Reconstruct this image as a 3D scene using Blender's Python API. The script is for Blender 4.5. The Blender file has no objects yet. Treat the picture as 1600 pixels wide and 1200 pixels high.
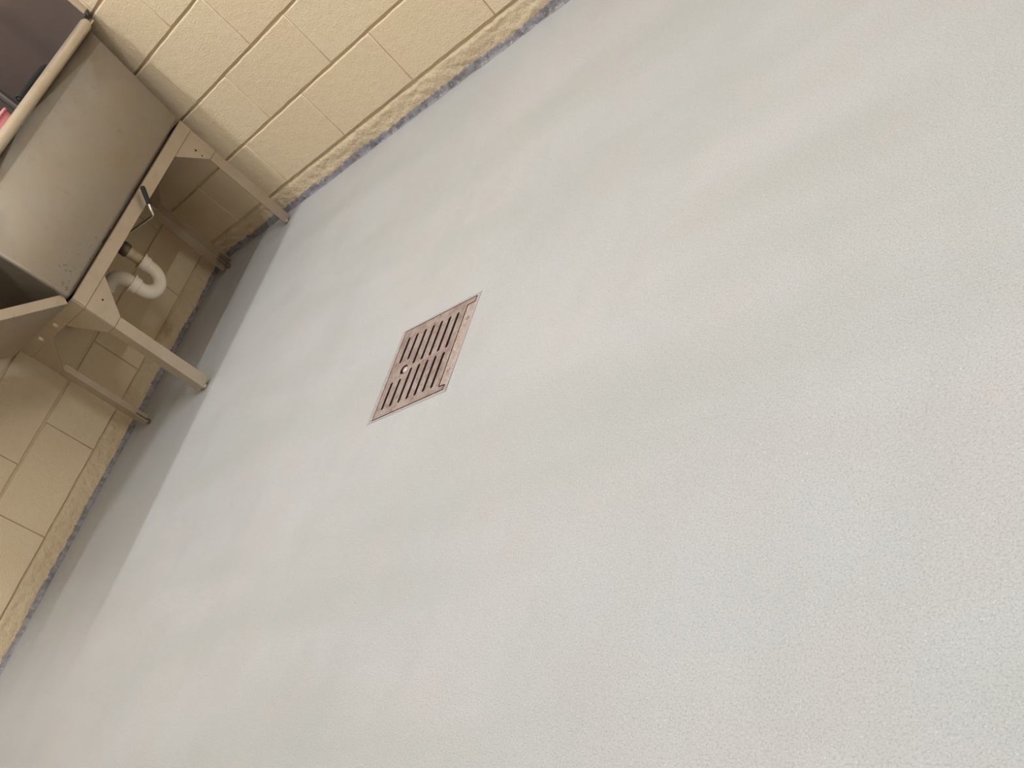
import bpy, bmesh, math, random
from mathutils import Vector, Matrix, noise

scene = bpy.context.scene
col = scene.collection

# ------------------------------------------------------------------ camera
# solved from the block courses, the drain and the sink: corner = origin,
# right-hand wall on y = 0 (x > 0), left-hand wall on x = 0 (y < 0)
R = ((0.70371697, 0.26314588, -0.65995202),      # image right
     (-0.11099898, -0.87675507, -0.46795274),    # image down
     (-0.70175612, 0.40256029, -0.58777850))     # view direction
cam = bpy.data.cameras.new('camera')
cam_ob = bpy.data.objects.new('camera', cam)
col.objects.link(cam_ob)
cam_ob.matrix_world = Matrix(((R[0][0], -R[1][0], -R[2][0], 3.7758),
                              (R[0][1], -R[1][1], -R[2][1], -2.5672),
                              (R[0][2], -R[1][2], -R[2][2], 0.8478),
                              (0, 0, 0, 1)))
cam.sensor_fit = 'HORIZONTAL'
cam.sensor_width = 36.0
cam.lens = 1443.45 * 36.0 / 1600.0
cam.shift_x = -41.714 / 1600.0
cam.shift_y = 300.674 / 1600.0
cam.clip_start = 0.02
scene.camera = cam_ob

# ------------------------------------------------------------------ world, exposure
world = bpy.data.worlds.new('world')
scene.world = world
world.use_nodes = True
world.node_tree.nodes['Background'].inputs[0].default_value = (0.9, 0.95, 1.0, 1)
world.node_tree.nodes['Background'].inputs[1].default_value = 0.02
vs = scene.view_settings
vs.view_transform = 'Standard'
vs.look = 'None'
vs.gamma = 1.0
vs.use_curve_mapping = False
vs.exposure = 0.0

# room
RX, RY, RZ = 7.4, -5.6, 2.75

# ceiling lamps: (x, y, length along y, watts)
LAMPS = [(0.85, -1.00, 1.2, 28.0), (0.85, -3.20, 1.2, 9.0),
         (1.90, -1.00, 1.2, 30.0), (1.90, -3.20, 1.2, 15.0),
         (3.40, -1.00, 1.2, 18.0), (3.40, -3.20, 1.2, 9.0),
         (5.80, -1.60, 1.2, 96.0), (5.80, -4.20, 1.2, 22.0)]
LAMP_COLOR = (0.91, 0.96, 1.0)

# ------------------------------------------------------------------ materials
def srgb(r, g, b):
    def f(c):
        c /= 255.0
        return c / 12.92 if c <= 0.04045 else ((c + 0.055) / 1.055) ** 2.4
    return (f(r), f(g), f(b), 1.0)


class Mat:
    def __init__(self, name, color, rough=0.5, metal=0.0):
        self.m = bpy.data.materials.new(name)
        self.m.use_nodes = True
        self.nt = self.m.node_tree
        self.b = self.nt.nodes['Principled BSDF']
        self.b.inputs['Roughness'].default_value = rough
        self.b.inputs['Metallic'].default_value = metal
        self.b.inputs['Base Color'].default_value = color
        self.color = color
        self.csock = None
        self.nsock = None
        g = self.nt.nodes.new('ShaderNodeNewGeometry')
        self.pos = g.outputs['Position']

    def n(self, t, **kw):
        nd = self.nt.nodes.new(t)
        for k, v in kw.items():
            setattr(nd, k, v)
        return nd

    def link(self, a, b):
        self.nt.links.new(a, b)

    def object_coords(self):
        self.pos = self.n('ShaderNodeTexCoord').outputs['Object']
        return self

    def noise(self, scale, detail=4.0, rough=0.55, stretch=None):
        t = self.n('ShaderNodeTexNoise')
        t.inputs['Scale'].default_value = scale
        t.inputs['Detail'].default_value = detail
        t.inputs['Roughness'].default_value = rough
        src = self.pos
        if stretch:
            mp = self.n('ShaderNodeMapping')
            mp.inputs['Scale'].default_value = stretch[:3]
            if len(stretch) > 3:
                mp.inputs['Rotation'].default_value = (0, 0, stretch[3])
            self.link(src, mp.inputs['Vector'])
            src = mp.outputs['Vector']
        self.link(src, t.inputs['Vector'])
        return t.outputs['Fac']

    def ramp(self, sock, a, b, lo=0.0, hi=1.0):
        r = self.n('ShaderNodeMapRange')
        r.inputs['From Min'].default_value = a
        r.inputs['From Max'].default_value = b
        r.inputs['To Min'].default_value = lo
        r.inputs['To Max'].default_value = hi
        self.link(sock, r.inputs['Value'])
        return r.outputs['Result']

    def tint(self, fac, color, amount=1.0):
        """mix the present colour towards color where fac is 1"""
        mx = self.n('ShaderNodeMix', data_type='RGBA')
        if amount != 1.0:
            fac = self.ramp(fac, 0, 1, 0, amount)
        self.link(fac, mx.inputs[0])
        if self.csock is None:
            mx.inputs[6].default_value = self.color
        else:
            self.link(self.csock, mx.inputs[6])
        mx.inputs[7].default_value = color
        self.csock = mx.outputs[2]
        self.link(self.csock, self.b.inputs['Base Color'])
        return self

    def bump(self, sock, strength, dist):
        bp = self.n('ShaderNodeBump')
        bp.inputs['Strength'].default_value = strength
        bp.inputs['Distance'].default_value = dist
        self.link(sock, bp.inputs['Height'])
        if self.nsock is not None:
            self.link(self.nsock, bp.inputs['Normal'])
        self.nsock = bp.outputs['Normal']
        self.link(self.nsock, self.b.inputs['Normal'])
        return self

    def rough(self, sock):
        self.link(sock, self.b.inputs['Roughness'])
        return self


def paint_material():
    M = Mat('cream_block_paint', srgb(219, 199, 169), 0.42)
    oi = M.n('ShaderNodeObjectInfo')
    M.tint(oi.outputs['Random'], srgb(215, 193, 161), 0.8)
    M.tint(M.ramp(M.noise(5.0, 3), 0.4, 0.7), srgb(217, 198, 163), 0.6)
    M.tint(M.ramp(M.noise(55.0, 2), 0.72, 0.8), srgb(176, 150, 112), 0.5)
    v = M.n('ShaderNodeTexVoronoi')
    v.inputs['Scale'].default_value = 45.0
    M.link(M.pos, v.inputs['Vector'])
    M.bump(M.ramp(v.outputs['Distance'], 0.0, 0.10), 0.8, 0.002)
    M.bump(M.noise(190.0, 4, 0.65), 0.8, 0.004)
    M.bump(M.noise(34.0, 4, 0.5), 0.4, 0.006)
    return M.m


def rough_paint_material():
    M = Mat('cream_paint_on_rough_mortar', srgb(217, 196, 163), 0.5)
    M.tint(M.ramp(M.noise(30.0, 4), 0.45, 0.75), srgb(211, 187, 151), 0.6)
    M.bump(M.noise(130.0, 6, 0.7), 1.0, 0.006)
    M.bump(M.noise(45.0, 5, 0.6), 0.8, 0.008)
    return M.m


def floor_material():
    M = Mat('grey_epoxy_floor', srgb(170, 170, 170), 0.42)
    M.tint(M.ramp(M.noise(1.3, 3, 0.5), 0.38, 0.68), srgb(177, 173, 171), 0.8)
    M.tint(M.ramp(M.noise(3.2, 4, 0.55, (1.6, 0.7, 1, 0.3)), 0.48, 0.74), srgb(161, 161, 159), 0.5)
    M.tint(M.ramp(M.noise(1.7, 3, 0.5, (0.5, 2.2, 1, 0.6)), 0.45, 0.72), srgb(162, 163, 159), 0.8)
    M.tint(M.ramp(M.noise(4.5, 3, 0.5), 0.5, 0.75), srgb(172, 165, 163), 0.6)
    M.tint(M.ramp(M.noise(330.0, 3, 0.7), 0.48, 0.72), srgb(134, 134, 132), 0.75)
    M.tint(M.ramp(M.noise(260.0, 2, 0.7, (1.3, 1.3, 1.3)), 0.60, 0.74), srgb(204, 203, 201), 0.8)  # pale specks paint the small glints of the glossy coat
    M.rough(M.ramp(M.noise(2.0, 3), 0.3, 0.7, 0.36, 0.5))
    M.bump(M.noise(330.0, 3, 0.6), 0.8, 0.002)
    M.bump(M.noise(9.0, 3, 0.5), 0.2, 0.004)
    M.bump(M.noise(2.6, 3, 0.5), 0.3, 0.02)
    return M.m


def edge_coat_material():
    M = Mat('grey_coating_on_wall_foot', srgb(134, 130, 134), 0.4)
    M.tint(M.ramp(M.noise(45.0, 5), 0.45, 0.6), srgb(100, 96, 98), 0.8)
    M.tint(M.ramp(M.noise(140.0, 3), 0.62, 0.7), srgb(205, 203, 202), 0.7)
    M.bump(M.noise(110.0, 5, 0.7), 0.6, 0.004)
    return M.m


def steel_material(name, base, rough, stain=0.6, specks=False):
    M = Mat(name, base, rough, 0.82).object_coords()
    M.tint(M.ramp(M.noise(7.0, 5, 0.6), 0.42, 0.72), srgb(150, 128, 100), stain * 0.6)
    M.tint(M.ramp(M.noise(38.0, 5, 0.65), 0.60, 0.74), srgb(116, 92, 66), stain * 0.6)
    M.tint(M.ramp(M.noise(120.0, 3, 0.6), 0.68, 0.78), srgb(96, 70, 48), stain * 0.5)
    if stain:
        M.rough(M.ramp(M.noise(9.0, 4), 0.3, 0.7, rough - 0.06, rough + 0.1))
        M.bump(M.noise(260.0, 3), 0.08, 0.0006)
    if specks:
        # rust specks splashed over the lower left of the tub front
        sep = M.n('ShaderNodeSeparateXYZ')
        M.link(M.pos, sep.inputs[0])
        a = M.ramp(sep.outputs[1], -0.60, -0.80)
        b = M.ramp(sep.outputs[2], 0.64, 0.56)
        mu = M.n('ShaderNodeMath', operation='MULTIPLY')
        M.link(a, mu.inputs[0])
        M.link(b, mu.inputs[1])
        mv = M.n('ShaderNodeMath', operation='MULTIPLY')
        M.link(mu.outputs[0], mv.inputs[0])
        M.link(M.ramp(M.noise(85.0, 3, 0.6), 0.60, 0.66), mv.inputs[1])
        M.tint(mv.outputs[0], srgb(100, 76, 54), 0.55)
    return M.m


def drain_metal_material():
    M = Mat('worn_rusty_drain_metal', srgb(158, 142, 135), 0.5, 0.4).object_coords()
    M.tint(M.ramp(M.noise(18.0, 5, 0.6), 0.42, 0.66), srgb(130, 107, 101), 0.85)
    M.tint(M.ramp(M.noise(60.0, 5, 0.7), 0.5, 0.68), srgb(104, 78, 70), 0.85)
    M.tint(M.ramp(M.noise(240.0, 3, 0.7), 0.6, 0.75), srgb(226, 216, 208), 0.7)
    M.bump(M.noise(240.0, 4, 0.7), 0.4, 0.001)
    return M.m


def drain_frame_material():
    # bare worn metal inside, floor coating slopped over its outer 9 mm
    M = Mat('drain_frame_metal', srgb(168, 152, 145), 0.5, 0.4).object_coords()
    M.tint(M.ramp(M.noise(45.0, 5, 0.7), 0.45, 0.65), srgb(140, 118, 108), 0.8)
    M.tint(M.ramp(M.noise(240.0, 3, 0.7), 0.55, 0.7), srgb(222, 212, 205), 0.8)
    sx = M.n('ShaderNodeSeparateXYZ')
    M.link(M.pos, sx.inputs[0])
    ax = M.n('ShaderNodeMath', operation='ABSOLUTE')
    ay = M.n('ShaderNodeMath', operation='ABSOLUTE')
    M.link(sx.outputs[0], ax.inputs[0])
    M.link(sx.outputs[1], ay.inputs[0])
    mx = M.n('ShaderNodeMath', operation='MAXIMUM')
    M.link(ax.outputs[0], mx.inputs[0])
    M.link(ay.outputs[0], mx.inputs[1])
    ad = M.n('ShaderNodeMath', operation='MULTIPLY_ADD')
    M.link(M.noise(60.0, 4), ad.inputs[0])
    ad.inputs[1].default_value = 0.012
    M.link(mx.outputs[0], ad.inputs[2])
    M.tint(M.ramp(ad.outputs[0], 0.1445, 0.1470), srgb(160, 157, 157), 0.9)
    M.bump(M.noise(260.0, 4, 0.7), 0.4, 0.001)
    return M.m


def plain(name, color, rough=0.5, metal=0.0, nscale=None, ncol=None, namt=0.5, bump=None):
    M = Mat(name, color, rough, metal)
    M.object_coords()
    if nscale:
        M.tint(M.ramp(M.noise(nscale, 4), 0.4, 0.7), ncol, namt)
    if bump:
        M.bump(M.noise(bump[0], 4), 0.4, bump[1])
    return M.m


PAINT = paint_material()
ROUGH_PAINT = rough_paint_material()
FLOOR = floor_material()
EDGE = edge_coat_material()
STEEL = steel_material('dull_stainless_tub', srgb(148, 139, 126), 0.54, 0.5, True)
STEEL_RIM = steel_material('stainless_rim', srgb(214, 204, 190), 0.36, 0.35)
STEEL_FRAME = steel_material('stainless_frame', srgb(182, 170, 154), 0.44, 0.5)
STEEL_SPLASH = steel_material('smooth_stainless_splash', srgb(150, 140, 138), 0.24, 0.0)
DRAIN = drain_metal_material()
DRAIN_FRAME = drain_frame_material()
PIT = plain('shaded_drain_pit', srgb(40, 28, 22), 0.85, 0.0, 40.0, srgb(24, 17, 13), 0.7)  # near-black brown puts the shade of pit and slots into the colour
PVC = plain('off_white_pvc', srgb(226, 216, 200), 0.38, 0.0, 14.0, srgb(206, 190, 166), 0.5)
PVC_OLD = plain('stained_pvc_pipe', srgb(216, 200, 172), 0.45, 0.0, 40.0, srgb(176, 140, 100), 0.7)
TAIL = plain('tarnished_brass_tailpiece', srgb(120, 108, 92), 0.4, 0.7, 40.0, srgb(60, 48, 38), 0.7)
CHROME = plain('chrome', srgb(222, 220, 216), 0.12, 1.0)
BLACK = plain('black_rubber', srgb(11, 10, 10), 0.75)
DARK = plain('dark_rubber', srgb(48, 44, 40), 0.6)
PINK = plain('pink_plastic', srgb(240, 150, 158), 0.4)
CEIL = plain('white_ceiling_paint', srgb(226, 222, 214), 0.7, 0.0, 3.0, srgb(218, 214, 204), 0.4)
HOUSING = plain('white_enamel', srgb(235, 235, 232), 0.4)
HOLE = plain('drilled_hole', srgb(20, 16, 13), 0.9)
GLOW = Mat('lit_diffuser', (0.9, 0.9, 0.9, 1))
GLOW.b.inputs['Emission Color'].default_value = (1.0, 0.965, 0.92, 1)
GLOW.b.inputs['Emission Strength'].default_value = 2.0
GLOW = GLOW.m

# ------------------------------------------------------------------ mesh helpers
class MB:
    def __init__(self):
        self.v = []
        self.f = []

    def add(self, vs, fs):
        o = len(self.v)
        self.v += [tuple(p) for p in vs]
        self.f += [tuple(i + o for i in f) for f in fs]
        return self

    def box(self, a, b):
        x0, y0, z0 = (min(a[i], b[i]) for i in range(3))
        x1, y1, z1 = (max(a[i], b[i]) for i in range(3))
        return self.add([(x0, y0, z0), (x1, y0, z0), (x1, y1, z0), (x0, y1, z0),
                         (x0, y0, z1), (x1, y0, z1), (x1, y1, z1), (x0, y1, z1)],
                        [(0, 3, 2, 1), (4, 5, 6, 7), (0, 1, 5, 4), (1, 2, 6, 5), (2, 3, 7, 6), (3, 0, 4, 7)])

    def prism(self, poly, d):
        """polygon (3-D points, planar) pushed along vector d"""
        n = len(poly)
        d = Vector(d)
        top = [Vector(p) + d for p in poly]
        fs = [tuple(range(n))[::-1], tuple(range(n, 2 * n))]
        fs += [(i, (i + 1) % n, n + (i + 1) % n, n + i) for i in range(n)]
        return self.add(list(poly) + top, fs)

    def tube(self, pts, r, n=14, caps=True):
        pts = [Vector(p) for p in pts]
        rs = r if isinstance(r, (list, tuple)) else [r] * len(pts)
        prev = None
        vs = []
        for i, p in enumerate(pts):
            t = (pts[min(i + 1, len(pts) - 1)] - pts[max(i - 1, 0)])
            if t.length < 1e-9:
                t = pts[-1] - pts[0]
            t.normalize()
            if prev is None:
                a = Vector((0, 0, 1)) if abs(t.z) < 0.9 else Vector((1, 0, 0))
                a = (a - t * a.dot(t)).normalized()
            else:
                a = (prev - t * prev.dot(t)).normalized()
            prev = a
            b = t.cross(a)
            for k in range(n):
                q = 2 * math.pi * k / n
                vs.append(p + (a * math.cos(q) + b * math.sin(q)) * rs[i])
        fs = []
        for i in range(len(pts) - 1):
            for k in range(n):
                fs.append((i * n + k, i * n + (k + 1) % n, (i + 1) * n + (k + 1) % n, (i + 1) * n + k))
        if caps:
            fs.append(tuple(range(n))[::-1])
            m = (len(pts) - 1) * n
            fs.append(tuple(range(m, m + n)))
        return self.add(vs, fs)

    def mesh(self, name, smooth=False, bevel=0.0, seg=2, angle=40):
        me = bpy.data.meshes.new(name)
        me.from_pydata(self.v, [], self.f)
        bm = bmesh.new()
        bm.from_mesh(me)
        bmesh.ops.recalc_face_normals(bm, faces=bm.faces)
        if bevel:
            ed = [e for e in bm.edges if len(e.link_faces) == 2 and e.calc_face_angle(0) > 0.5]
            bmesh.ops.bevel(bm, geom=ed, offset=bevel, segments=seg, profile=0.5, affect='EDGES', clamp_overlap=True)
        bm.to_mesh(me)
        bm.free()
        if smooth:
            for p in me.polygons:
                p.use_smooth = True
            me.set_sharp_from_angle(angle=math.radians(angle))
        return me

    def build(self, name, mat, parent=None, smooth=False, bevel=0.0, seg=2, angle=40):
        return put(name, self.mesh(name, smooth, bevel, seg, angle), mat, parent)


def put(name, me, mat, parent=None):
    if mat is not None and not me.materials:
        me.materials.append(mat)
    o = bpy.data.objects.new(name, me)
    col.objects.link(o)
    if parent is not None:
        o.parent = parent
    return o


def tag(o, label, cat, group=None):
    o['label'] = label
    o['category'] = cat
    if group:
        o['group'] = group
    return o


def structure(o, label=None, cat=None):
    o['kind'] = 'structure'
    if label:
        o['label'] = label
    if cat:
        o['category'] = cat
    return o


def empty(name, loc, rz=0.0):
    o = bpy.data.objects.new(name, None)
    col.objects.link(o)
    o.location = loc
    o.rotation_euler = (0, 0, rz)
    return o


def arc(c, a, b, r, t0, t1, n):
    """points c + r(a cos + b sin)"""
    c, a, b = Vector(c), Vector(a), Vector(b)
    return [c + a * (r * math.cos(t0 + (t1 - t0) * i / n)) + b * (r * math.sin(t0 + (t1 - t0) * i / n)) for i in range(n + 1)]


# ------------------------------------------------------------------ floor with a drain opening
DX, DY, DYAW, DH = 2.1391, -1.3327, 0.0314, 0.1445

def drain_pt(x, y, z=0.0):
    c, s = math.cos(DYAW), math.sin(DYAW)
    return (DX + c * x - s * y, DY + s * x + c * y, z)

m = MB()
o4 = [(-0.2, 0.2), (RX + .2, 0.2), (RX + .2, RY - .2), (-0.2, RY - .2)]
hole = [drain_pt(-DH, DH), drain_pt(DH, DH), drain_pt(DH, -DH), drain_pt(-DH, -DH)]
vs_ = [(x, y, 0) for x, y in o4] + hole + [(x, y, -0.15) for x, y in o4] + [(p[0], p[1], -0.15) for p in hole]
fs_ = []
for i in range(4):
    j = (i + 1) % 4
    fs_ += [(i, j, 4 + j, 4 + i), (8 + j, 8 + i, 12 + i, 12 + j), (i, 8 + i, 8 + j, j), (4 + j, 12 + j, 12 + i, 4 + i)]
m.add(vs_, fs_)
floor = structure(m.build('floor', FLOOR), 'pale grey speckled epoxy floor sloping around the drain', 'floor')
floor['label'] = 'pale grey speckled epoxy floor'

# ------------------------------------------------------------------ block walls
BH, BL, Z1 = 0.2032, 0.4064, 0.0863
GAPZ, GAPX, DEEP = 0.0085, 0.0018, 0.0090
rnd = random.Random(4)

def block_mesh(length, seed, height=BH):
    """front face of one painted concrete block, local x along, z up, face towards -y at y = 0,
    with slightly wavering arrises"""
    r = random.Random(seed)
    L2, H2 = length - GAPX, height - GAPZ
    nx, nz = 9, 3
    def wob(s):
        return r.uniform(-s, s)
    ring = []
    for i in range(nx):
        ring.append((L2 * i / nx, 0.0))
    for i in range(nz):
        ring.append((L2, H2 * i / nz))
    for i in range(nx):
        ring.append((L2 * (1 - i / nx), H2))
    for i in range(nz):
        ring.append((0.0, H2 * (1 - i / nz)))
    n = len(ring)
    prof = []
    for (x, z) in ring:
        onz = z < 1e-6 or z > H2 - 1e-6
        prof.append((x + (0 if onz else wob(0.0006)), z + (wob(0.0011) if onz else 0)))
    def inset(d, y):
        out = []
        for (x, z) in prof:
            cx = min(max(x, d), L2 - d) if (x < d or x > L2 - d) else x
            zz = z
            if z < H2 * 0.2:
                zz = z + d
            elif z > H2 * 0.8:
                zz = z - d * 1.5       # the upper arris is worn rounder and catches the light
            out.append((cx, y, zz))
        return out
    rings = [[(x, DEEP + 0.004, z) for x, z in prof], [(x, 0.0030, z) for x, z in prof],
             inset(0.0014, 0.0010), inset(0.0030, 0.0)]
    vs, fs = [], []
    for q in rings:
        vs += q
    for k in range(3):
        for i in range(n):
            j = (i + 1) % n
            fs.append((k * n + i, k * n + j, (k + 1) * n + j, (k + 1) * n + i))
    fs.append(tuple(range(3 * n, 4 * n)))
    me = MB().add(vs, fs).mesh('block', smooth=True, angle=50)
    max(me.polygons, key=lambda p: p.area).use_smooth = False
    me.materials.append(PAINT)
    return me

def lay_blocks(parent, x_end, first_joint, top, mirror):
    """running bond, course k starts at Z1 + k BH; joints of even courses at first_joint + n BL"""
    meshes = {}
    k = 0
    while Z1 + k * BH < top - 0.05:
        z0 = Z1 + k * BH
        h = min(BH, top - z0)
        off = first_joint + (BL / 2 if k % 2 else 0.0)
        s = off
        while s > 0.0:
            s -= BL
        cuts = []
        while s < x_end:
            a, b = max(s, 0.0), min(s + BL, x_end)
            if b - a > 0.03:
                cuts.append((a, b - a))
            s += BL
        for a, l in cuts:
            var = rnd.randrange(6) if abs(l - BL) < 1e-4 and abs(h - BH) < 1e-4 else 0
            key = (round(l, 4), round(h, 4), var)
            if key not in meshes:
                meshes[key] = block_mesh(l, hash(key) % 9973, h)
            b = put('block', meshes[key], None, parent)
            jig = rnd.uniform(-0.0006, 0.0006)
            b.location = (a + GAPX / 2, jig, z0 + GAPZ / 2)
        k += 1

# every wall object has local x along the wall, local y pointing into it (blocks face -y)
def make_wall(name, loc, rz, length, first_joint, label):
    mm = MB().box((-0.15, DEEP, 0.0), (length + 0.15, 0.15, RZ))
    w = structure(mm.build(name, PAINT), label, 'wall')
    w.location = loc
    w.rotation_euler = (0, 0, rz)
    if first_joint is not None:
        lay_blocks(w, length, first_joint, RZ, False)
    return w

wall_right = make_wall('wall_right', (0, 0, 0), 0.0, RX, 0.7003, 'cream painted concrete block wall meeting the sink\'s right end')
# left wall: local x runs from its far end (y = RY) to the corner
wall_left = make_wall('wall_left', (0, RY, 0), math.pi / 2, -RY, (-RY - 0.7023) % BL, 'cream painted concrete block wall behind the sink')
wall_back = make_wall('wall_back', (RX, RY, 0), math.pi, RX, None, 'plain cream wall on the near side of the room')
wall_front = make_wall('wall_front', (RX, 0, 0), -math.pi / 2, -RY, None, 'plain cream wall opposite the sink')

m = MB().box((-0.15, 0.15, RZ), (RX + 0.15, RY - 0.15, RZ + 0.1))
structure(m.build('ceiling', CEIL), 'flat white ceiling', 'ceiling')

# rough mortar foot of both walls, below the first full course
def rough_foot(parent, length, seed, top, slope):
    nx, nz = int(length / 0.0055), 13
    vs, fs = [], []
    for i in range(nx + 1):
        x = length * i / nx
        edge = top + 0.004 * noise.noise(Vector((x * 9.0, seed, 0))) + 0.003 * noise.noise(Vector((x * 31.0, seed, 4)))
        for j in range(nz + 1):
            z = edge * j / nz
            d = 0.0032 * noise.noise(Vector((x * 22, z * 60, seed))) + 0.0022 * noise.noise(Vector((x * 60, z * 110, seed + 9)))
            d += 0.0035 * noise.noise(Vector((x * 5, z * 20, seed + 3))) + 0.0016 * noise.noise(Vector((x * 120, z * 190, seed + 5)))
            y = 0.0008 - 0.0025 * slope - d
            if j == nz:
                y = DEEP - 0.0008
            elif j == nz - 1:
                y += 0.0012
            vs.append((x, y, z))
    for i in range(nx):
        for j in range(nz):
            a = i * (nz + 1) + j
            fs.append((a, a + nz + 1, a + nz + 2, a + 1))
    o = MB().add(vs, fs).build('rough_mortar_foot', ROUGH_PAINT, parent, smooth=True, angle=70)
    o['label'] = 'rough painted mortar strip along the wall foot'
    return o

rough_foot(wall_right, RX, 2.0, Z1 - 0.004, 0.6)
rough_foot(wall_left, -RY, 7.0, Z1 + 0.001, 1.0)

# jagged band of floor coating lapped up the foot of the walls
def coating_edge(parent_wall, length, seed, height):
    nx = int(length / 0.003)
    vs, fs = [], []
    for i in range(nx + 1):
        x = length * i / nx
        top = height * (1.0 + 0.45 * noise.noise(Vector((x * 5, seed, 1))) + 0.22 * noise.noise(Vector((x * 30, seed, 2)))
                        + 0.22 * noise.noise(Vector((x * 110, seed, 3))) + 0.2 * noise.noise(Vector((x * 230, seed, 4))))
        top = max(top, 0.006)
        out = 0.011 + 0.006 * noise.noise(Vector((x * 12, seed, 5))) + 0.003 * noise.noise(Vector((x * 50, seed, 6)))
        prof = [(-out - 0.006, -0.0005), (-out, 0.0012), (-0.0085 - 0.002 * noise.noise(Vector((x * 40, seed, 8))), top * 0.35),
                (-0.0078 - 0.002 * noise.noise(Vector((x * 50, seed, 11))), top * 0.75), (-0.0062, top), (0.004, top + 0.0005)]
        vs += [(x, y, z) for y, z in prof]
    k = 6
    for i in range(nx):
        for j in range(k - 1):
            a = i * k + j
            fs.append((a, a + k, a + k + 1, a + 1))
    o = MB().add(vs, fs).build('floor_coating_edge', EDGE, parent_wall, smooth=True, angle=60)
    o['label'] = 'jagged grey floor coating lapped up the wall foot'
    return o

coating_edge(wall_right, RX, 3.0, 0.021)
coating_edge(wall_left, -RY, 11.0, 0.017)

# ------------------------------------------------------------------ ceiling lamps
LAMP_PLACES = ['over the sink front', 'left of the drainboard, nearest the sink wall', 'in the second row, beside the drain',
               'in the second row, away from the block corner', 'in the third row, right of the drain',
               'in the third row, above the near floor', 'in the farthest row, on the sink side', 'in the farthest row, on the open side']
for (lx, ly, ln, watt), place in zip(LAMPS, LAMP_PLACES):
    t = empty('ceiling_light', (lx, ly, RZ))
    tag(t, 'white ceiling strip light ' + place, 'ceiling light', 'strip lights on the ceiling')
    MB().box((-0.08, -ln / 2 - 0.03, -0.055), (0.08, ln / 2 + 0.03, 0.0)).build('housing', HOUSING, t, bevel=0.006)
    MB().box((-0.06, -ln / 2, -0.075), (0.06, ln / 2, -0.055)).build('diffuser', GLOW, t, bevel=0.008)
    ld = bpy.data.lights.new('strip_lamp', 'AREA')
    ld.shape = 'RECTANGLE'
    ld.size, ld.size_y = 0.045, ln
    ld.energy = watt
    ld.color = LAMP_COLOR
    lo = bpy.data.objects.new('strip_lamp', ld)
    col.objects.link(lo)
    lo.parent = t
    lo.location = (0, 0, -0.078)

# ------------------------------------------------------------------ floor drain
def flat_shape(name, outline, holes, z0, z1):
    """flat plate with holes (all loops in metres), thickness z0..z1"""
    cu = bpy.data.curves.new(name, 'CURVE')
    cu.dimensions = '2D'
    cu.fill_mode = 'BOTH'
    for loop in [outline] + holes:
        sp = cu.splines.new('POLY')
        sp.points.add(len(loop) - 1)
        for q, p in zip(sp.points, loop):
            q.co = (p[0], p[1], 0, 1)
        sp.use_cyclic_u = True
    cu.extrude = (z1 - z0) / 2
    tmp = bpy.data.objects.new('tmp', cu)
    col.objects.link(tmp)
    dg = bpy.context.evaluated_depsgraph_get()
    me = bpy.data.meshes.new_from_object(tmp.evaluated_get(dg))
    bpy.data.objects.remove(tmp)
    bpy.data.curves.remove(cu)
    me.name = name
    me.materials.clear()
    me.transform(Matrix.Translation((0, 0, (z0 + z1) / 2)))
    return me

def shaded_sides(me, top, side):  # inner side faces coloured dark, painting in the shade of slots and gaps
    me.materials.append(top)
    me.materials.append(side)
    for p in me.polygons:
        p.material_index = 0 if p.normal.z > 0.5 or max(abs(p.center.x), abs(p.center.y)) > 0.1415 else 1
    return me

def slot(x0, y0, x1, y1, r, n=6):
    a = math.atan2(y1 - y0, x1 - x0)
    pts = []
    for i in range(n + 1):
        t = a + math.pi / 2 + math.pi * i / n
        pts.append((x0 + r * math.cos(t), y0 + r * math.sin(t)))
    for i in range(n + 1):
        t = a - math.pi / 2 + math.pi * i / n
        pts.append((x1 + r * math.cos(t), y1 + r * math.sin(t)))
    return pts

def circle(x, y, r, n=20):
    return [(x + r * math.cos(2 * math.pi * i / n), y + r * math.sin(2 * math.pi * i / n)) for i in range(n)]

drain = empty('floor_drain', (DX, DY, 0), DYAW)
tag(drain, 'square rusty metal floor drain with slotted cover set in grey floor', 'floor drain')
k = 0.001
cover = [(-131, 137), (132, 135), (132, 121), (106, 121), (109, -122), (130, -124), (130, -134), (-126, -137)]
cover = [(x * k, y * k) for x, y in cover]
open_ = [(-133.5, 139.5), (134.8, 137.8), (134.8, 118), (109.2, 118), (112.2, -119), (132.8, -121), (132.8, -136.8), (-128.5, -139.5)]
open_ = [(x * k, y * k) for x, y in open_]
DO = 0.1455
frame_me = flat_shape('frame', [(-DO, DO - .001), (DO, DO), (DO - .003, -DO), (-DO, -DO)], [open_], -0.012, 0.0007)
put('frame', shaded_sides(frame_me, DRAIN_FRAME, PIT), None, drain)
slots = []
sx = [-102.5, -71, -39, -8.5, 21.5, 51.3, 80.5]
for i, x in enumerate(sx):
    r = 4.6
    slots.append(slot(x * k, (31 if i < 2 else 7) * k, x * k, 104 * k, r * k))
    slots.append(slot(x * k, -110 * k, x * k, (-37 if i < 2 else -15) * k, r * k))
ringx, ringy = -71.5, -4.0
slots.append(circle(ringx * k, ringy * k, 0.0135))
grate = put('grate', shaded_sides(flat_shape('grate', cover, slots, -0.010, 0.0008), DRAIN, PIT), None, drain)
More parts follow.
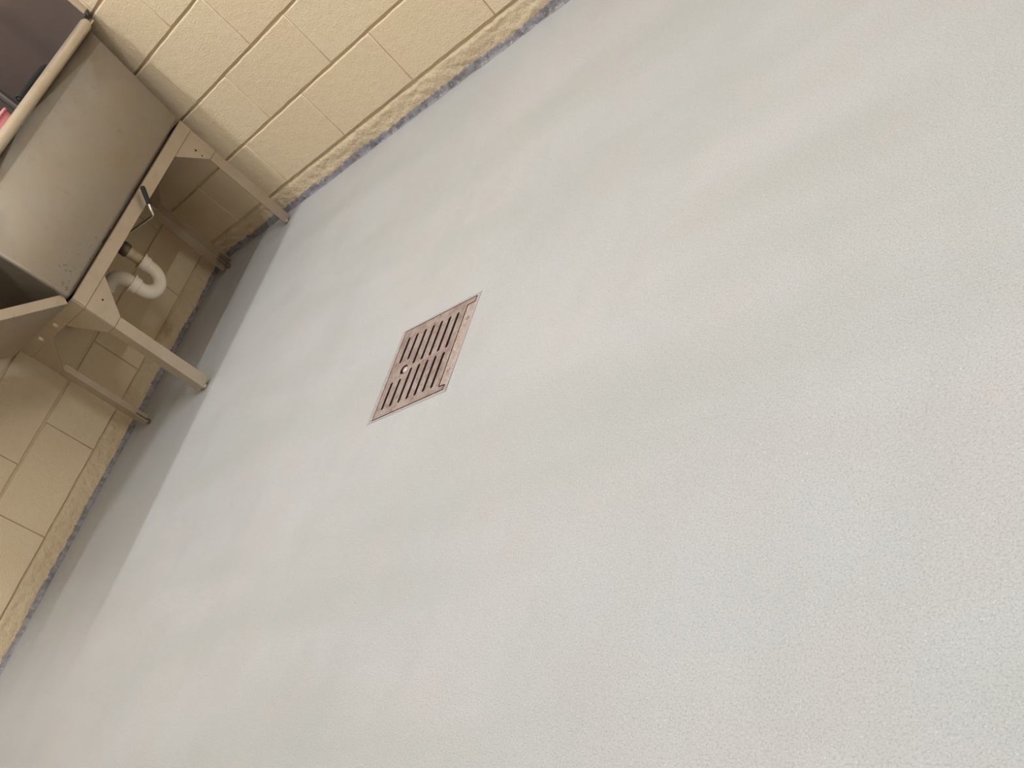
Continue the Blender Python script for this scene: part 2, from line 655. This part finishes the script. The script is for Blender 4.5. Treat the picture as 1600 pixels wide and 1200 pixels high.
# bolt sitting in the lifting hole
mm = MB().tube([(ringx * k + .002, ringy * k + .001, -0.02), (ringx * k + .002, ringy * k + .001, -0.0012), (ringx * k + .002, ringy * k + .001, 0.0)], [0.0088, 0.0088, 0.0072], 18)
mm.build('lifting_plug', plain('worn_plug_metal', srgb(196, 180, 168), 0.45, 0.4, 60.0, srgb(150, 124, 110), 0.6), drain, smooth=True)
for x, y in ((126, 71), (124.5, -78), (-97, -127), (94, -124), (95, 127), (-111, 126)):
    z = 0.0007 if x > 110 else 0.0008
    mm = MB().tube([(x * k, y * k, z - .003), (x * k, y * k, z + .0008), (x * k, y * k, z + .0014)], [0.0056, 0.0056, 0.0042], 14)
    sc = mm.build('screw', DRAIN, drain, smooth=True)
# pit under the cover
m = MB()
a, b, dp = 0.142, 0.125, -0.11
t8 = [(-a, a, -0.012), (a, a, -0.012), (a, -a, -0.012), (-a, -a, -0.012)]
b8 = [(-b, b, dp), (b, b, dp), (b, -b, dp), (-b, -b, dp)]
m.add(t8 + b8, [(0, 1, 5, 4), (1, 2, 6, 5), (2, 3, 7, 6), (3, 0, 4, 7), (4, 5, 6, 7)])
m.build('sump', PIT, drain)

# ------------------------------------------------------------------ utility sink
S0 = (0.640, -0.065, 0.0)
TH = 0.05
sink = empty('utility_sink', S0, TH)
tag(sink, 'stainless steel utility sink on open angle legs in the room corner', 'sink')

def P(u, w, z):
    """u: along the front from right to left, w: from the front back, z: up"""
    return Vector((-w, -u, z))

UL, UR, WB = 0.894, 0.008, 0.51
RAILT, RAILB = 0.507, 0.461

def face_prism(poly_uz, w, t):
    """plate parallel to the sink front, thickness t backwards"""
    return MB().prism([P(u, w, z) for u, z in poly_uz], P(0, t, 0))

def side_prism(poly_wz, u, t):
    return MB().prism([P(u, w, z) for w, z in poly_wz], P(t, 0, 0))

# tub: tapered shell with rounded edges, open at the top
bm = bmesh.new()
zb, zt = 0.5155, 0.887
bot = [P(0.013, -0.016, zb), P(0.905, -0.016, zb), P(0.903, 0.515, zb), P(0.012, 0.515, zb)]
top = [P(-0.010, -0.046, zt), P(0.946, -0.046, zt), P(0.944, 0.535, zt), P(-0.012, 0.535, zt)]
bv = [bm.verts.new(p) for p in bot]
tv = [bm.verts.new(p) for p in top]
bm.faces.new(bv[::-1])
vert_edges = []
for i in range(4):
    j = (i + 1) % 4
    bm.faces.new((bv[i], bv[j], tv[j], tv[i]))
bm.edges.ensure_lookup_table()
ed = [e for e in bm.edges if not all(v in tv for v in e.verts)]
bmesh.ops.bevel(bm, geom=ed, offset=0.012, segments=4, profile=0.5, affect='EDGES')
bmesh.ops.recalc_face_normals(bm, faces=bm.faces)
me = bpy.data.meshes.new('tub')
bm.to_mesh(me)
bm.free()
for p in me.polygons:
    p.use_smooth = True
me.set_sharp_from_angle(angle=math.radians(35))
tub = put('tub', me, STEEL, sink)
sd = tub.modifiers.new('solid', 'SOLIDIFY')
sd.thickness = 0.002
sd.offset = -1

# rolled front rim (rounded closed right end) running on along the drainboard
rz_, rw_, rr_ = 0.896, -0.058, 0.0185
pts = [P(-0.012, rw_, rz_), P(-0.008, rw_, rz_), P(0.002, rw_, rz_), P(1.55, rw_, rz_)]
MB().tube(pts, [0.004, 0.0135, rr_, rr_], 20).build('front_rim', STEEL_RIM, sink, smooth=True)
# flat lip joining the rim to the tub
MB().prism([P(-0.010, -0.044, 0.885), P(0.944, -0.044, 0.885), P(0.944, -0.054, 0.892), P(-0.010, -0.054, 0.892)], (0, 0, 0.003)).build('rim_lip', STEEL_RIM, sink)
# back ledge
MB().box(P(-0.012, 0.53, 0.884), P(1.55, 0.60, 0.889)).build('back_ledge', STEEL_SPLASH, sink)
# right end: ledge plus upright splash with a folded front flange
m = MB().box(P(-0.010, -0.055, 0.884), P(-0.040, 0.60, 0.889))
m.build('end_ledge', STEEL_RIM, sink)
side = MB().box(P(-0.034, -0.052, 0.889), P(-0.037, 0.60, 1.20)).build('end_splash', STEEL_SPLASH, sink)
MB().box(P(-0.0335, -0.054, 0.918), P(-0.060, -0.051, 1.20)).build('splash_flange', STEEL_RIM, side)
MB().box(P(-0.034, 0.597, 0.889), P(1.55, 0.600, 1.20)).build('back_splash', STEEL_SPLASH, sink)
# dark lump at the rim corner
mm = MB()
for i, (du, dw, dz, r) in enumerate(((-0.038, -0.052, 0.906, 0.011), (-0.048, -0.050, 0.912, 0.009), (-0.028, -0.056, 0.912, 0.007))):
    q = [P(du, dw, dz - r), P(du, dw, dz - r * .7), P(du, dw, dz), P(du, dw, dz + r * .7), P(du, dw, dz + r)]
    mm.tube(q, [r * .15, r * .7, r, r * .7, r * .15], 10)
mm.build('dark_lump', DARK, sink, smooth=True)

# under-frame: rails (angle section)
m = MB().box(P(UR, -0.0055, RAILB), P(UL, -0.002, RAILT))
m.box(P(UR, -0.0055, RAILT - 0.003), P(UL, 0.045, RAILT)).build('front_rail', STEEL_FRAME, sink)
m = MB().box(P(UR, WB - 0.003, RAILB), P(UL, WB, RAILT))
m.box(P(UR, WB - 0.045, RAILT - 0.003), P(UL, WB, RAILT)).build('back_rail', STEEL_FRAME, sink)
m = MB().box(P(UL + 0.002, -0.0055, RAILB), P(UL + 0.0055, WB, RAILT))
m.box(P(UL - 0.045, 0, RAILT - 0.003), P(UL, WB, RAILT))
lrail = m.build('side_rail', STEEL_FRAME, sink)
m = MB().box(P(UR, 0, RAILB), P(UR + 0.003, WB, RAILT))
m.box(P(UR, 0, RAILT - 0.003), P(UR + 0.045, WB, RAILT)).build('side_rail', STEEL_FRAME, sink)
for w in (0.203, 0.345):
    mm = MB().tube([P(UL + .002, w, 0.484), P(UL + .006, w, 0.484), P(UL + .009, w, 0.484), P(UL + .011, w, 0.484)], [0.013, 0.013, 0.0085, 0.003], 16)
    mm.build('rivet', STEEL_RIM, lrail, smooth=True)

# legs: angle section with gusset plates and bullet feet
LW = 0.047
for front in (True, False):
    for left in (True, False):
        u0 = UL if left else UR
        us = -1 if left else 1
        w0 = 0.0 if front else WB
        ws = 1 if front else -1
        prof = [(u0, w0), (u0 + us * LW, w0), (u0 + us * LW, w0 + ws * .003), (u0 + us * .003, w0 + ws * .003),
                (u0 + us * .003, w0 + ws * LW), (u0, w0 + ws * LW)]
        leg = MB().prism([P(u, w, 0.013) for u, w in prof], (0, 0, 0.354 - 0.013)).build('leg', STEEL_FRAME, sink)
        uc, wc = u0 + us * 0.018, w0 + ws * 0.018
        ft = MB().tube([P(uc, wc, 0.0), P(uc, wc, 0.003), P(uc, wc, 0.016), P(uc, wc, 0.018), P(uc, wc, 0.060)],
                       [0.007, 0.010, 0.010, 0.006, 0.006], 14)
        ft.build('foot', STEEL_RIM if front else TAIL, leg, smooth=True)
        # gusset on the long side (front or back face)
        off = -0.0022 if front else 0.0022
        pg = [(u0, RAILB - .0018), (u0 + us * 0.146, RAILB - .0018), (u0 + us * LW, 0.356), (u0, 0.356)]
        g = None if not front else MB().prism([P(u, w0 + off, z) for u, z in pg], P(0, 0.0022 * (1 if front else -1), 0)).build('gusset', STEEL_FRAME, leg)
        if front:
            spots = ((0.060, 0.412, .0042), (0.060, 0.385, .003)) if not left else ((0.062, 0.427, .0035),)
            for du, z, r in spots:
                MB().tube([P(u0 + us * du, w0 - .0018, z), P(u0 + us * du, w0 - .0028, z)], r, 10).build('bolt_hole', HOLE, g)
        # gusset on the short side (left or right end face)
        off = 0.0022 if left else -0.0022
        pg = [(w0, RAILB - .0018), (w0 + ws * (0.17 if front else 0.22), RAILB - .0018), (w0 + ws * LW, 0.356), (w0, 0.356)]
        side_prism([(w, z) for w, z in pg], u0 + off, -0.002 if left else 0.002).build('gusset', STEEL_FRAME, leg)

# drainboard to the left with its sloping under-brace
m = MB().box(P(0.95, -0.04, 0.872), P(1.55, 0.60, 0.876))
m.box(P(0.95, -0.042, 0.845), P(1.55, -0.039, 0.88))
m.box(P(1.547, -0.042, 0.845), P(1.55, 0.60, 0.88)).build('drainboard', STEEL, sink)
d0, d1 = (0.900, 0.533), (1.375, 0.871)
dn = Vector((d1[1] - d0[1], -(d1[0] - d0[0]))).normalized() * 0.033
m = face_prism([d0, d1, (d1[0] + dn[0], d1[1] + dn[1]), (d0[0] + dn[0], d0[1] + dn[1])], 0.0, 0.003)
m.prism([P(d0[0] + dn[0], 0.0, d0[1] + dn[1]), P(d1[0] + dn[0], 0.0, d1[1] + dn[1]), P(d1[0] + dn[0], 0.53, d1[1] + dn[1]), P(d0[0] + dn[0], 0.53, d0[1] + dn[1])], (0, 0, 0.003))
m.build('drainboard_brace', STEEL_FRAME, sink)

# drain fitting under the tub, twist lever
DU, DW = 0.415, 0.29
m = MB().tube([P(DU, DW, 0.513), P(DU, DW, 0.495), P(DU, DW, 0.488), P(DU, DW, 0.455)], [0.045, 0.045, 0.030, 0.028], 20)
fit = m.build('drain_fitting', TAIL, sink, smooth=True)
MB().tube([P(DU, DW, 0.46), P(DU, DW, 0.40)], 0.0235, 20).build('tailpiece', TAIL, fit, smooth=True)
MB().tube([P(DU, DW, 0.424), P(DU, DW, 0.418), P(DU, DW, 0.400), P(DU, DW, 0.394)], [0.0245, 0.0275, 0.0275, 0.0245], 20).build('coupling', TAIL, fit, smooth=True)
bend = [P(DU + .01, DW - .02, 0.445), P(DU + 0.004, 0.12, 0.432), P(0.4375, 0.0, 0.427), P(0.440, -0.016, 0.427), P(0.4405, -0.026, 0.430), P(0.4385, -0.030, 0.437), P(0.418, -0.0315, 0.460)]
lever = MB().tube(bend, 0.0045, 12).build('lever_rod', CHROME, sink, smooth=True)
MB().tube([P(0.420, -0.0315, 0.457), P(0.4185, -0.0315, 0.4585), P(0.380, -0.032, 0.500), P(0.3775, -0.032, 0.5028)], [0.006, 0.0082, 0.0088, 0.0065], 14).build('lever_grip', BLACK, lever, smooth=True)

# ------------------------------------------------------------------ trap under the sink (hangs from the tailpiece)
trap = empty('drain_trap', S0, TH)
tag(trap, 'white plastic P-trap pipe hanging under the sink', 'pipe')
R_ = 0.0235
MB().tube([P(DU, DW, 0.397), P(DU, DW, 0.33)], 0.0215, 20).build('inlet_pipe', PVC_OLD, trap, smooth=True)
C_u, C_z, BR = DU + 0.052, 0.296, 0.052
pts = [P(DU, DW, 0.325)] + arc(P(C_u, DW, C_z), P(-1, 0, 0), P(0, 0, -1), BR, 0, math.pi, 20) + [P(DU + 0.104, DW, 0.31)]
MB().tube(pts, 0.0262, 22).build('u_bend', PVC, trap, smooth=True)
for du, zc in ((0.0, 0.326), (0.104, 0.318)):
    uu = DU + du
    MB().tube([P(uu, DW, zc + .017), P(uu, DW, zc + .016), P(uu, DW, zc + .010), P(uu, DW, zc + .009), P(uu, DW, zc - .012), P(uu, DW, zc - .014)],
              [0.027, 0.0355, 0.0355, 0.0315, 0.0315, 0.027], 22).build('slip_nut', PVC, trap, smooth=True)
dirv = (P(0.25, 0.97, 0)).normalized()
base = P(DU + 0.104, DW, 0.34)
er = 0.045
cc = base + dirv * er
pts = [P(DU + 0.104, DW, 0.318)] + arc(cc, -dirv, Vector((0, 0, 1)), er, 0, math.pi / 2, 12) + [base + dirv * 0.08 + Vector((0, 0, er))]
MB().tube(pts, 0.0252, 22).build('elbow', PVC, trap, smooth=True)
q0 = base + dirv * 0.075 + Vector((0, 0, er))
MB().tube([q0, q0 + dirv * .002, q0 + dirv * .028, q0 + dirv * .030], [0.027, 0.031, 0.031, 0.027], 22).build('slip_nut', PVC, trap, smooth=True)
MB().tube([q0 + dirv * .02, q0 + dirv * 0.285], 0.0215, 20).build('outlet_pipe', PVC_OLD, trap, smooth=True)

# ------------------------------------------------------------------ things at the sink
def sink_world(u, w, z):
    c, s = math.cos(TH), math.sin(TH)
    x, y = -w, -u
    return (S0[0] + c * x - s * y, S0[1] + s * x + c * y, z)

# upright chrome pipe in the back corner of the sink
t = empty('standpipe', sink_world(0.118, 0.40, 0.5185), TH)
tag(t, 'upright chrome pipe standing inside the sink by the splash', 'pipe')
MB().tube([(0, 0, 0.0), (0, 0, 0.62)], 0.016, 18).build('tube', plain('grey_metal_pipe', srgb(120, 122, 128), 0.25, 0.9), t, smooth=True)
MB().tube([(0, 0, 0.0), (0, 0, 0.003), (0, 0, 0.02)], [0.03, 0.03, 0.014], 18).build('base_flange', CHROME, t, smooth=True)
MB().tube([(0, 0, 0.62), (0, 0, 0.645)], [0.02, 0.02], 18).build('cap', CHROME, t, smooth=True)

# pink bucket standing in the sink, its rim just over the sink edge
t = empty('pink_bucket', sink_world(0.45, 0.20, 0.5185), TH)
tag(t, 'pink plastic bucket standing inside the sink, rim showing above its edge', 'bucket')
n = 28
prof = [(0.085, 0.0), (0.088, 0.004), (0.118, 0.422), (0.116, 0.422), (0.086, 0.006)]
m = MB()
vs_, fs_ = [], []
for i in range(n):
    q = 2 * math.pi * i / n
    for r, z in prof:
        vs_.append((r * math.cos(q), r * math.sin(q), z))
kk = len(prof)
for i in range(n):
    j = (i + 1) % n
    for p in range(kk - 1):
        fs_.append((i * kk + p, j * kk + p, j * kk + p + 1, i * kk + p + 1))
fs_.append(tuple(i * kk for i in range(n))[::-1])
fs_.append(tuple(i * kk + kk - 1 for i in range(n)))
m.add(vs_, fs_).build('body', PINK, t, smooth=True)
ring = [(0.119 * math.cos(2 * math.pi * i / n), 0.119 * math.sin(2 * math.pi * i / n), 0.422) for i in range(n + 1)]
MB().tube(ring, 0.0055, 8, caps=False).build('rolled_lip', PINK, t, smooth=True)

# black rubber spray hose end resting along the rim
t = empty('spray_hose', sink_world(0.40, -0.028, 0.919), TH)
tag(t, 'black rubber hose end lying along the back of the sink rim', 'hose')
m = MB().tube([P(0.008, 0, 0.0), P(0.0, 0, 0.001), P(-0.03, 0.001, 0.002), P(-0.10, 0.003, 0.001), P(-0.16, 0.006, -0.002), P(-0.19, 0.012, -0.012), P(-0.20, 0.03, -0.05), P(-0.20, 0.05, -0.16)],
              [0.005, 0.0115, 0.013, 0.013, 0.013, 0.012, 0.0115, 0.0115], 14)
m.build('hose', BLACK, t, smooth=True)
MB().tube([P(0.004, 0, 0.0005), P(-0.022, 0.0008, 0.0017)], 0.0142, 14).build('end_collar', BLACK, t, smooth=True)
